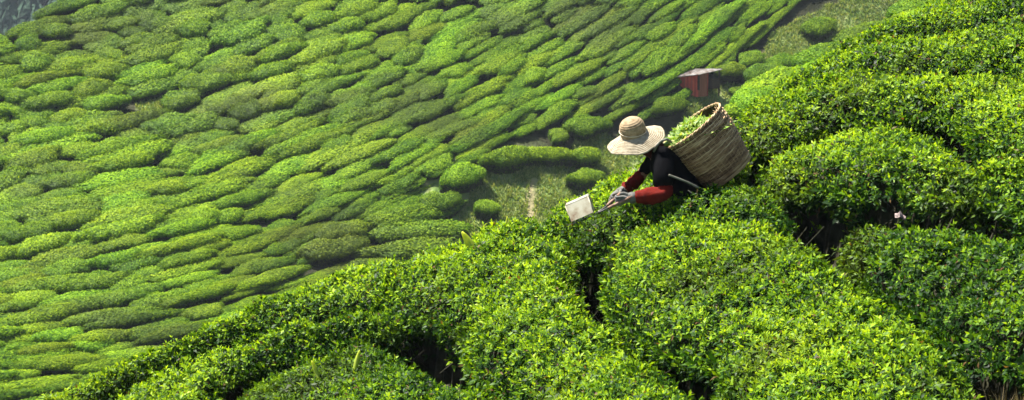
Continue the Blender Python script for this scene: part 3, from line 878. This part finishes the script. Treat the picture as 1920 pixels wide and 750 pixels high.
# ------------------------------------------------------------------ distant hill and valley floor
def build_distant():
    xs = np.linspace(-420, 420, 150); ys = np.linspace(240, 620, 70)
    X, Y = np.meshgrid(xs, ys, indexing='ij'); P = np.stack([X.ravel(), Y.ravel()], 1)
    z = -60 + (P[:, 1] - 240) * .28 + 14 * fbm(P, .008, 5) + 4 * fbm(P, .05, 6)
    me = mesh_np('distant_hill', np.column_stack([P, z]), grid_quads(150, 70), mats=[M['forest']])
    obj('distant_hill', me, kind='structure')
    # wood on it
    n = 30000
    q = np.column_stack([rng.uniform(-170, 60, n), rng.uniform(242, 420, n)])
    zz = -60 + (q[:, 1] - 240) * .28 + 14 * fbm(q, .008, 5) + 4 * fbm(q, .05, 6)
    r = rng.uniform(.6, 1.5, n)
    ang = np.arange(6) / 6 * 2 * math.pi
    V = []
    for lvl, (k, hz) in enumerate([(.5, 0), (1, .9), (.75, 1.8), (.25, 2.5)]):
        wob = 1 + .12 * rng.normal(0, 1, (n, 6))
        V.append(np.stack([q[:, 0:1] + r[:, None] * k * np.cos(ang) * wob, q[:, 1:2] + r[:, None] * k * np.sin(ang) * wob, zz[:, None] + r[:, None] * hz * (1 + .12 * rng.normal(0, 1, (n, 6)))], -1))
    V = np.stack(V, 1).reshape(-1, 3)
    base = np.arange(n) * 24; Q = []
    for l in range(3):
        for a in range(6):
            Q.append(np.stack([base + l * 6 + a, base + l * 6 + (a + 1) % 6, base + (l + 1) * 6 + (a + 1) % 6, base + (l + 1) * 6 + a], 1))
    Q.append(np.stack([base + 18, base + 19, base + 20, base + 21], 1)); Q.append(np.stack([base + 18, base + 21, base + 22, base + 23], 1))
    obj('forest', mesh_np('forest', V, np.concatenate(Q), mats=[M['forest']], smooth=False), kind='stuff', label='hazy dark wood on the distant hill at the top left corner', category='forest')
    s = 690
    me = mesh_np('ground', [(-s, -s, -64), (s, -s, -64), (s, s, -64), (-s, s, -64)], [(0, 1, 2, 3)], mats=[M['forest']]); obj('ground', me, kind='structure')
build_distant()

# ------------------------------------------------------------------ skin-modifier helper
def skin_mesh(name, verts, edges, radii, material, parent, sub=2, root=0, disp=None, smooth=True):
    me = bpy.data.meshes.new(name); me.from_pydata([tuple(float(c) for c in v) for v in verts], edges, []); me.update()
    o = bpy.data.objects.new(name + '_tmp', me); COL.objects.link(o)
    sk = o.modifiers.new('skin', 'SKIN'); sk.use_smooth_shade = True
    if not me.skin_vertices: me.attributes  # created with the modifier
    lay = me.skin_vertices[0].data if me.skin_vertices else None
    if lay is None:
        bpy.context.view_layer.objects.active = o; lay = me.skin_vertices[0].data
    for i, r in enumerate(radii):
        lay[i].radius = r if isinstance(r, tuple) else (r, r); lay[i].use_root = (i == root)
    sb = o.modifiers.new('sub', 'SUBSURF'); sb.levels = sub; sb.render_levels = sub
    dg = bpy.context.evaluated_depsgraph_get(); dg.update()
    m2 = bpy.data.meshes.new_from_object(o.evaluated_get(dg)); m2.name = name
    bpy.data.objects.remove(o)
    n = len(m2.vertices); co = np.empty(n * 3, np.float32); m2.vertices.foreach_get('co', co); co = co.reshape(-1, 3).astype(float)
    if disp:
        no = np.empty(n * 3, np.float32); m2.vertices.foreach_get('normal', no); no = no.reshape(-1, 3)
        co = co + no * (disp[0] * fbm(co, disp[1], 3))[:, None]; m2.vertices.foreach_set('co', co.astype(np.float32).reshape(-1)); m2.update()
    m2.materials.clear(); m2.materials.append(material)
    m2.polygons.foreach_set('use_smooth', np.full(len(m2.polygons), True))
    return obj(name, m2, parent)


# ------------------------------------------------------------------ person
DP = 15.0
def q(px, py, dd=0.0): return pt(px, py, DP + dd)
feet = q(1300, 560, .1)
person = empty('person', feet, label='tea picker in a black top and red sleeves bending over the bushes with garden shears', category='person')
pelvis, spine, chest, nb = q(1300, 388, .08), q(1286, 350, .06), q(1258, 308, .05), q(1230, 283, .05)
neck, head, crown_ = q(1216, 274, .04), q(1199, 262, .02), q(1194, 246, .02)
shN, elN, wrN = q(1243, 296, -.14), q(1246, 364, -.22), q(1190, 372, -.22)
shF, elF, wrF = q(1222, 300, .24), q(1192, 343, .18), q(1165, 362, .0)
hipN, hipF = q(1303, 402, -.05), q(1303, 402, .2)
knN, knF = hipN + np.array([-.10, 0, -.36]), hipF + np.array([-.06, 0, -.36])
anN, anF = knN + np.array([.10, 0, -.36]), knF + np.array([.10, 0, -.36])
toN, toF = anN + np.array([-.14, 0, -.05]), anF + np.array([-.14, 0, -.05])
bv = [pelvis, spine, chest, nb, neck, head, crown_, shN, elN, wrN, shF, elF, wrF, hipN, knN, anN, toN, hipF, knF, anF, toF, q(1186, 272, .01), q(1177, 266, .01)]
be = [(0, 1), (1, 2), (2, 3), (3, 4), (4, 5), (5, 6), (2, 7), (7, 8), (8, 9), (2, 10), (10, 11), (11, 12), (0, 13), (13, 14), (14, 15), (15, 16), (0, 17), (17, 18), (18, 19), (19, 20), (5, 21), (21, 22)]
br_ = [.13, .11, .12, .07, .052, .082, .078, .055, .042, .028, .055, .042, .028, .08, .055, .042, .035, .08, .055, .042, .035, .05, .018]
skin_mesh('body', bv, be, br_, M['skin'], person)
# face features: eyes, mouth line, ears
fdir = unit(q(1177, 268, .0) - q(1199, 260, .02)); sdir = unit(np.cross(fdir, [0, 0, 1])); udir = np.cross(sdir, fdir)
hc = q(1196, 261, .02)
for sg in (-1, 1):
    mb = MB(); c = hc + fdir * .078 + sdir * .03 * sg + udir * .012
    mb.tube([c - fdir * .008, c, c + fdir * .006], [.006, .011, .006], 8); mb.obj('eye', M['eye'], person, smooth=True)
    mb = MB(); c = hc + sdir * .083 * sg - fdir * .01
    mb.tube([c - udir * .03, c + sdir * sg * .012, c + udir * .03], [.008, .014, .010], 8); mb.obj('ear', M['skin'], person, smooth=True)
mb = MB(); c = hc + fdir * .082 - udir * .045; mb.tube([c - sdir * .022, c + fdir * .008, c + sdir * .022], [.004, .007, .004], 6); mb.obj('mouth', M['maroon'], person, smooth=True)
skin_mesh('hair', [hc - fdir * .02 + udir * .03, hc - fdir * .06 - udir * .02, hc - fdir * .075 - udir * .07], [(0, 1), (1, 2)], [.092, .07, .03], M['hair'], person, disp=(.004, 40))
skin_mesh('scarf', [q(1203, 268, .02), q(1220, 275, .04), q(1232, 284, .04), q(1243, 292, .0)], [(0, 1), (1, 2), (2, 3)], [.088, .078, .085, .07], M['maroon'], person, disp=(.008, 18))
# black top: torso and upper arms
tv = [q(1304, 384, .07), q(1288, 350, .06), q(1262, 314, .04), q(1234, 288, .04), q(1243, 293, -.13), q(1243, 328, -.19), q(1245, 353, -.21), q(1222, 298, .22), q(1206, 322, .20), q(1197, 334, .19), q(1278, 372, -.06)]
te = [(0, 1), (1, 2), (2, 3), (2, 4), (4, 5), (5, 6), (2, 7), (7, 8), (8, 9), (1, 10)]
tr_ = [(.165, .15), (.155, .135), (.15, .125), .088, .085, .078, .070, .08, .062, .054, .10]
skin_mesh('top', tv, te, tr_, M['black'], person, disp=(.020, 8.5))
# red sleeves
def sleeve(a, b, c, r0, r1, r2, r3):
    pts = [a + (b - a) * .0, a + (b - a) * .6, b, b + (c - b) * .35, b + (c - b) * .75, c]
    return skin_mesh('sleeve', pts, [(i, i + 1) for i in range(5)], [r0, r0, r1, r1 * .98, r2, r3], M['red'], person, disp=(.013, 27))
sleeve(q(1245, 346, -.21), q(1248, 364, -.22), q(1187, 371, -.23), .060, .070, .058, .043)
sleeve(q(1203, 322, .20), q(1190, 343, .17), q(1167, 358, .02), .048, .052, .044, .034)
# trousers and boots
skin_mesh('trousers', [pelvis, hipN, knN, anN + [0, 0, .1], hipF, knF, anF + [0, 0, .1]], [(0, 1), (1, 2), (2, 3), (0, 4), (4, 5), (5, 6)], [.15, .10, .075, .06, .10, .075, .06], M['trouser'], person, disp=(.008, 12))
for an, to in ((anN, toN), (anF, toF)):
    skin_mesh('boot', [an + np.array([0, 0, .16]), an, to, to + np.array([-.04, 0, -.01])], [(0, 1), (1, 2), (2, 3)], [.062, .058, .05, .035], M['rubber'], person)


def glove(wr, cen, grip, back, side):
    """wr: wrist, cen: palm centre, grip: handle direction, back: direction away from the handle (back of the hand), side: towards fingers' wrap"""
    d = unit(cen - wr)
    g = unit(grip - d * (grip @ d)) if abs(grip @ d) < .8 else unit(side)
    n = unit(np.cross(d, g)); n = n if n @ back > 0 else -n
    V = [wr - d * .02, wr + d * .015, cen]; E = [(0, 1), (1, 2)]; R = [.036, .034, (.040, .030)]
    for i in range(4):
        k0 = len(V); off = g * (.033 - .022 * i); ln = (.9, 1.0, .96, .8)[i]
        kn = cen + d * .028 + off + n * .004
        p1 = kn + d * .026 * ln + n * .000; p2 = p1 + d * .008 - n * .026 * ln; p3 = p2 - d * .020 * ln - n * .008
        V += [kn, p1, p2, p3]; E += [(2, k0), (k0, k0 + 1), (k0 + 1, k0 + 2), (k0 + 2, k0 + 3)]; R += [.0125, .0110, .0100, .0085]
    k0 = len(V); t0 = wr + d * .035 + g * .034 - n * .004; t1 = t0 + d * .028 + g * .010 - n * .018; t2 = t1 + d * .024 - g * .010 - n * .014
    V += [t0, t1, t2]; E += [(1, k0), (k0, k0 + 1), (k0 + 1, k0 + 2)]; R += [.0145, .0125, .0095]
    return skin_mesh('glove', V, E, R, M['glove'], person, sub=2, root=1)
hN_c = q(1170, 374, -.24); hF_c = q(1152, 368, -.04)
hdir = unit(q(1110, 402, -.16) - q(1172, 376, -.20))
glove(q(1186, 370, -.23), hN_c, unit(np.array([.1, -.3, .95])), unit(Uv * .5 - Fv * .6), Rv)
glove(q(1166, 358, .02), hF_c, unit(np.array([.2, -.5, .8])), unit(Uv * .5 - Fv * .6), Rv)
for a, b, r in ((q(1191, 370, -.23), q(1180, 371.5, -.235), .042), (q(1170, 356, .025), q(1161, 362, .01), .035)):
    mb = MB(); mb.tube([a, (a + b) / 2, b], [r * 1.02, r * 1.08, r * .98], 14); mb.obj('cuff', M['glove'], person, smooth=True)


# straw hat (worn): coiled braid
def build_hat():
    axis = unit(-.29 * Rv - .42 * Fv + .86 * Uv)
    ex = unit(.947 * Rv + .32 * Uv); ex = unit(ex - axis * (ex @ axis)); ey = np.cross(axis, ex)
    C = q(1192.5, 263.5, 0)
    # brim
    nr, na = 61, 120
    def ring(r, a, coil):
        t = np.maximum(0, (r - .096) / (.226 - .096))
        z = .055 - .064 * t ** 1.0 + .010 * t * np.sin(2 * a + .8) + .007 * t * np.sin(5 * a) + .0065 * np.abs(np.sin(coil * math.pi)) + .0015 * t * np.sin(17 * a + 3)
        rr = r * (1 + .012 * t * np.sin(3 * a + 1) + .006 * t * np.sin(11 * a))
        return C + rr[..., None] * (np.cos(a)[..., None] * ex + np.sin(a)[..., None] * ey) + z[..., None] * axis
    A, I = np.meshgrid(np.arange(na + 1) / na * 2 * math.pi, np.arange(nr), indexing='ij')
    Rr = .096 + (.226 - .096) * I / (nr - 1); P = ring(Rr, A, I / (nr - 1) * 10)
    hat = MB(); hat.add(P.reshape(-1, 3), grid_quads(na + 1, nr))
    hr = obj('hat', mesh_np('hat', np.concatenate(hat.V), np.concatenate(hat.Q), mats=[M['straw']]), person, label='pale wide-brimmed straw hat of coiled braid')
    so = hr.modifiers.new('s', 'SOLIDIFY'); so.thickness = .003
    # crown
    nc = 50
    A, I = np.meshgrid(np.arange(na + 1) / na * 2 * math.pi, np.arange(nc), indexing='ij')
    v = I / (nc - 1)
    rr = .100 * np.clip(1 - np.maximum(0, (v - .30) / .70) ** 2.3, 0, 1) ** .5 * (1 - .05 * v) + .0035 * np.abs(np.sin(v * 9 * math.pi))
    zz = .052 + .150 * np.sin(np.minimum(v * 1.12, 1) * math.pi / 2) ** .9
    rr = np.where(I == nc - 1, 0, rr)
    zz = .052 + .145 * v ** .85
    P = C + rr[..., None] * (np.cos(A)[..., None] * ex + np.sin(A)[..., None] * ey) + zz[..., None] * axis
    mb = MB(); mb.add(P.reshape(-1, 3), grid_quads(na + 1, nc)); c = mb.obj('crown', M['straw_shade'], None, smooth=True); c.parent = hr; c.matrix_parent_inverse = (hr.matrix_parent_inverse @ Matrix.Identity(4)).copy(); c.matrix_parent_inverse = Matrix.Translation(person.location).inverted(); 
    c.parent = hr; c.matrix_parent_inverse = Matrix.Identity(4)
    # string
    a = np.arange(60) / 60 * 2 * math.pi
    P = C + .1035 * (np.cos(a)[:, None] * ex + np.sin(a)[:, None] * ey) + (.088 + .022 * np.cos(a - 2.6))[:, None] * axis
    mb = MB(); mb.tube(P, .0028, 6, closed=True); s = mb.obj('string', M['string'], None, smooth=True); s.parent = hr; s.matrix_parent_inverse = Matrix.Identity(4)
    for o in (c, s): o.matrix_parent_inverse = Matrix.Identity(4)
    return hr
build_hat()


# ------------------------------------------------------------------ wicker basket
def build_basket():
    rimC = q(1296, 238, .02); dirn = unit(.62 * Rv - .76 * Uv + .17 * Fv)      # rim -> base
    ex = unit(.86 * Rv + .51 * Uv); ex = unit(ex - dirn * (ex @ dirn)); ey = np.cross(dirn, ex)
    L, r0, r1 = .47, .268, .205
    root = empty('wicker_basket', rimC + dirn * L, label='large brown wicker basket tilted on the back of the tea picker, heaped with leaves', category='basket')
    def P(a, t, off=0.0):
        a = np.asarray(a); t = np.asarray(t) + 0 * a
        bow = .020 * np.sin(t * math.pi)
        r = r0 + (r1 - r0) * t + bow + off + .004 * np.sin(3 * a + 2) + .004 * np.sin(2 * a + 7 * t)
        return rimC + r[..., None] * (np.cos(a)[..., None] * ex + np.sin(a)[..., None] * ey) + (t * L)[..., None] * dirn
    # solid inner lining of the weave
    a = np.arange(73) / 72 * 2 * math.pi; t = np.linspace(.005, 1, 24)
    A, T = np.meshgrid(a, t, indexing='ij'); V = P(A, T, -.006)
    mb = MB(); mb.add(V.reshape(-1, 3), grid_quads(73, 24))
    mb.add(np.concatenate([P(a[:-1], np.full(72, .985), -.006), (rimC + dirn * L * .985)[None]]), None, [(72, i, (i + 1) % 72) for i in range(72)])
    mb.obj('lining', M['wicker_dark'], root, smooth=True)
    # weavers passing in and out of 44 stakes
    ns = 36; rows = 36; rt = []
    mb = MB(); aa = np.arange(ns * 4) / (ns * 4) * 2 * math.pi
    for i in range(rows):
        t = .02 + .97 * i / (rows - 1)
        ph = (i % 2) * math.pi + i * .0
        wav = .0035 * np.sin(aa * ns / 2 + ph)
        tt = t + .0045 * noise(np.stack([np.cos(aa) * 3, np.sin(aa) * 3, np.full_like(aa, i * .12)], -1), 1.0, 5)
        mb.tube(P(aa, tt, .003 + wav + .0012 * rng.normal()), .0058 * rng.uniform(.75, 1.15), 6, closed=True)
        q3 = mb.V[-1]; rt.append(np.clip(.5 + .20 * rng.normal() + .38 * noise(q3, 16, 60 + i), 0, 1))
    obj('weave', mesh_np('weave', np.concatenate(mb.V), np.concatenate(mb.Q), attrs={'tone': np.concatenate(rt)}, mats=[M['cane']]), root)
    mb = MB()
    for k in range(ns):
        a = k / ns * 2 * math.pi + rng.normal(0, .01); t = np.linspace(-.005, 1.0, 9)
        mb.tube(P(np.full(9, a), t, .001), .0045, 5)
    mb.obj('stakes', M['wicker'], root, smooth=True)
    # rim: two twisted canes
    mb = MB(); aa = np.arange(180) / 180 * 2 * math.pi
    for ph in (0, math.pi):
        mb.tube(P(aa, -.008 + .012 * np.sin(aa * 22 + ph), .003 + .006 * np.cos(aa * 22 + ph)), .006, 6, closed=True)
    for k in range(50):
        a = rng.uniform(0, 2 * math.pi); p = P(a, 0.0, .0); mb.tube([p + dirn * .01, p - dirn * rng.uniform(.008, .03) + rng.normal(0, .012, 3)], [.003, .0012], 4)
    mb.obj('rim', M['wicker'], root, smooth=True)
    # straps: shoulder loop and the waist cord
    mb = MB()
    def flat(pts, w=.016, th=.003):
        pts = np.array(pts); u = np.linspace(0, len(pts) - 1, 24); i = np.clip(u.astype(int), 0, len(pts) - 2); f = (u - i)[:, None]
        f = f * f * (3 - 2 * f); c = pts[i] * (1 - f) + pts[i + 1] * f; mb.tube(c, w * .5, 6)
    flat([q(1262, 268, -.10), q(1250, 261, -.16), q(1240, 264, -.20), q(1232, 272, -.20), q(1226, 284, -.14)], .020)
    mb.obj('shoulder_strap', M['strap'], root, smooth=True)
    mb = MB(); flat([q(1254, 328, -.27), q(1270, 334, -.26), q(1290, 342, -.24), q(1308, 351, -.2), q(1325, 358, -.12)], .018)
    flat([q(1290, 357, -.22), q(1300, 364, -.22), q(1312, 362, -.18)], .009)
    mb.obj('waist_cord', M['strap'], root, smooth=True)
    # leaves heaped inside
    n = 2600
    rr = np.sqrt(rng.random(n)) * .245; a = rng.random(n) * 2 * math.pi
    heap = .050 - .035 * (rr / .245) ** 2 + .02 * rng.random(n) - .15 * (np.cos(a - 0.2) > 0) * (rr / .245) * np.cos(a - .2)
    base = rimC + (rr * np.cos(a))[:, None] * ex + (rr * np.sin(a))[:, None] * ey - (heap - .045)[:, None] * dirn
    up = np.tile(unit(-dirn * .7 + np.array([0, 0, .3])), (n, 1))
    d = unit(np.cross(up, rng.normal(0, 1, (n, 3))) + up * rng.uniform(0, .5, n)[:, None]); w = unit(np.cross(up, d) + rng.normal(0, .3, (n, 3)))
    w = unit(w - d * np.sum(w * d, 1)[:, None]); ln = rng.uniform(.045, .085, n)
    V, T = leaves_np(base, d, w, ln, ln * rng.uniform(.22, .36, n), rng.uniform(-.1, .2, n))
    mb2 = MB()
    aa = np.arange(37) / 36 * 2 * math.pi; rad = np.linspace(.001, .25, 8); A, R2 = np.meshgrid(aa, rad, indexing='ij')
    VV = rimC + (R2 * np.cos(A))[..., None] * ex + (R2 * np.sin(A))[..., None] * ey + (.045 + .02 * (R2 / .25) ** 2 - .02 + .14 * np.clip(np.cos(A - .2), 0, 1) * R2 / .25)[..., None] * dirn
    V = np.concatenate([V, VV.reshape(-1, 3)]); tn = np.concatenate([np.repeat(np.clip(rng.normal(.5, .25, n), 0, 1), 5), np.full(37 * 8, .1)])
    obj('picked_leaves', mesh_np('picked_leaves', V, grid_quads(37, 8) + n * 5, T, attrs={'tone': tn}, mats=[M['picked']]), kind='stuff', label='freshly picked green tea leaves heaped in the wicker basket', category='tea leaves')
build_basket()


# ------------------------------------------------------------------ hedge shears with catcher box
def build_shears():
    a = q(1070, 421, -.30)
    root = empty('tea_shears', q(1110, 405, -.2), label='tea shears with a cream catcher box, held in two grey gloved hands', category='shears')
    # box axes from image: long edge left->right rising, height up
    c0 = q(1071, 416, -.26); c1 = q(1113, 398, -.26); c3 = q(1060, 386, -.20)
    ex = c1 - c0; up = c3 - c0; dp = unit(Fv * 1.0 + Uv * .16 + Rv * .1) * .12
    # open-front bin: five panels
    mb = MB(); th = .004
    def panel(o, u, v, nrm):
        t = unit(nrm) * th
        V = [o, o + u, o + u + v, o + v]; V = V + [p + t for p in V]
        mb.add(V, [(3, 2, 1, 0), (4, 5, 6, 7), (0, 1, 5, 4), (1, 2, 6, 5), (2, 3, 7, 6), (3, 0, 4, 7)])
    panel(c0, ex, up, -dp); panel(c0 + dp, ex, up, dp)
    panel(c0 + up, ex, dp, up); panel(c1 + ex * .0, up, dp, ex)
    mb.obj('catcher_box', M['box'], root, bevel=.002)
    mb = MB(); mb.tube([c0, c0 + ex, ], .004, 6); mb.tube([c0 + up, c0 + up + ex], .005, 6); mb.tube([c0 + up, c0], .004, 6); mb.tube([c1 + up, c1], .005, 6); mb.obj('box_edging', M['box'], root, smooth=True)
    # blades
    b0 = q(1064, 424, -.27); b1 = q(1122, 399, -.24)
    e = b1 - b0
    for k, dz_ in enumerate((0, .005)):
        mb = MB(); wv = unit(Fv) * .03
        V = []
        for i in range(2):
            o_ = np.array([0, 0, dz_ + .0025 * i])
            V += [b0 + o_ - wv * .1 + Fv * .02 * k, b1 + o_ - wv * .7, b1 + o_ + wv * .7, b0 + o_ + wv * .5 + Fv * .02 * k]
        mb.add(V, [(3, 2, 1, 0), (4, 5, 6, 7), (0, 1, 5, 4), (1, 2, 6, 5), (2, 3, 7, 6), (3, 0, 4, 7)]); mb.obj('blade', M['steel'], root)
    mb = MB(); pv = q(1124, 398.5, -.24); mb.tube([pv - Uv * .012, pv + Uv * .016], .012, 10); mb.obj('pivot', M['steel'], root, smooth=True)
    for (s, m_, t) in ((q(1122, 399, -.25), q(1140, 390, -.26), q(1186, 368.5, -.265)), (q(1122, 397.5, -.22), q(1138, 386, -.14), q(1164, 362, -.07))):
        mb = MB(); mb.tube([s, (s + m_) / 2, m_], [.007, .0065, .006], 8); mb.obj('tang', M['steel'], root, smooth=True)
        mb = MB(); mb.tube([m_, m_ + (t - m_) * .1, (m_ + t) / 2, t], [.010, .013, .0125, .014], 10); mb.obj('handle', M['wood'], root, smooth=True)
build_shears()

# ------------------------------------------------------------------ air, light, camera
def build_haze(density):
    m, nt, out = mat('air'); v = N(nt, 'ShaderNodeVolumePrincipled')
    v.inputs['Color'].default_value = (.78, .86, 1, 1); v.inputs['Density'].default_value = density; v.inputs['Anisotropy'].default_value = .2
    nt.links.new(v.outputs[0], out.inputs['Volume'])
    mb = MB(); mb.box((0, 0, 0), (3200, 0, 0), (0, 3200, 0), (0, 0, 0.5))
    x = 700; z0, z1 = -65.0, 62.0
    mb = MB(); mb.box((0, 0, (z0 + z1) / 2), (x, 0, 0), (0, x, 0), (0, 0, (z1 - z0) / 2))
    mb.obj('haze', m, kind='stuff', label='thin pale haze in the air between the slopes', category='haze')
HAZE = 0.00020
if HAZE: build_haze(HAZE)

SUN_DIR = unit(np.array([-.42, .24, .87]))
elev = math.asin(SUN_DIR[2]); azim = math.atan2(SUN_DIR[0], SUN_DIR[1])
sl = bpy.data.lights.new('sun', 'SUN'); sl.energy = 5.0; sl.angle = math.radians(.6); sl.color = (1, .95, .86)
so = bpy.data.objects.new('sun', sl); COL.objects.link(so); so.rotation_euler = Vector(SUN_DIR.tolist()).to_track_quat('Z', 'Y').to_euler(); so.location = (0, 0, 60)
w = bpy.data.worlds.new('World'); SC.world = w; w.use_nodes = True; nt = w.node_tree
bg = nt.nodes.get('Background') or nt.nodes.new('ShaderNodeBackground')
sky = nt.nodes.new('ShaderNodeTexSky'); sky.sky_type = 'NISHITA'; sky.sun_disc = False; sky.sun_elevation = elev; sky.sun_rotation = azim
nt.links.new(sky.outputs[0], bg.inputs[0]); bg.inputs[1].default_value = .05
cd = bpy.data.cameras.new('camera'); cam = bpy.data.objects.new('camera', cd); COL.objects.link(cam); SC.camera = cam
cd.sensor_width = 36; cd.lens = FPX / 1920 * 36; cd.clip_end = 8000; cd.clip_start = .5
cam.rotation_euler = (math.radians(90) - PITCH, 0, 0)
cd.dof.use_dof = True; cd.dof.focus_distance = 14.8; cd.dof.aperture_fstop = 9
vs = SC.view_settings; vs.view_transform = 'Standard'; vs.look = 'None'; vs.exposure = 1.70; vs.gamma = 1; vs.use_curve_mapping = False
SC.cycles.max_bounces = 8; SC.cycles.diffuse_bounces = 3; SC.cycles.glossy_bounces = 2; SC.cycles.transmission_bounces = 3; SC.cycles.volume_bounces = 0
SC.cycles.use_denoising = True
SC.cycles.sample_clamp_indirect = 6
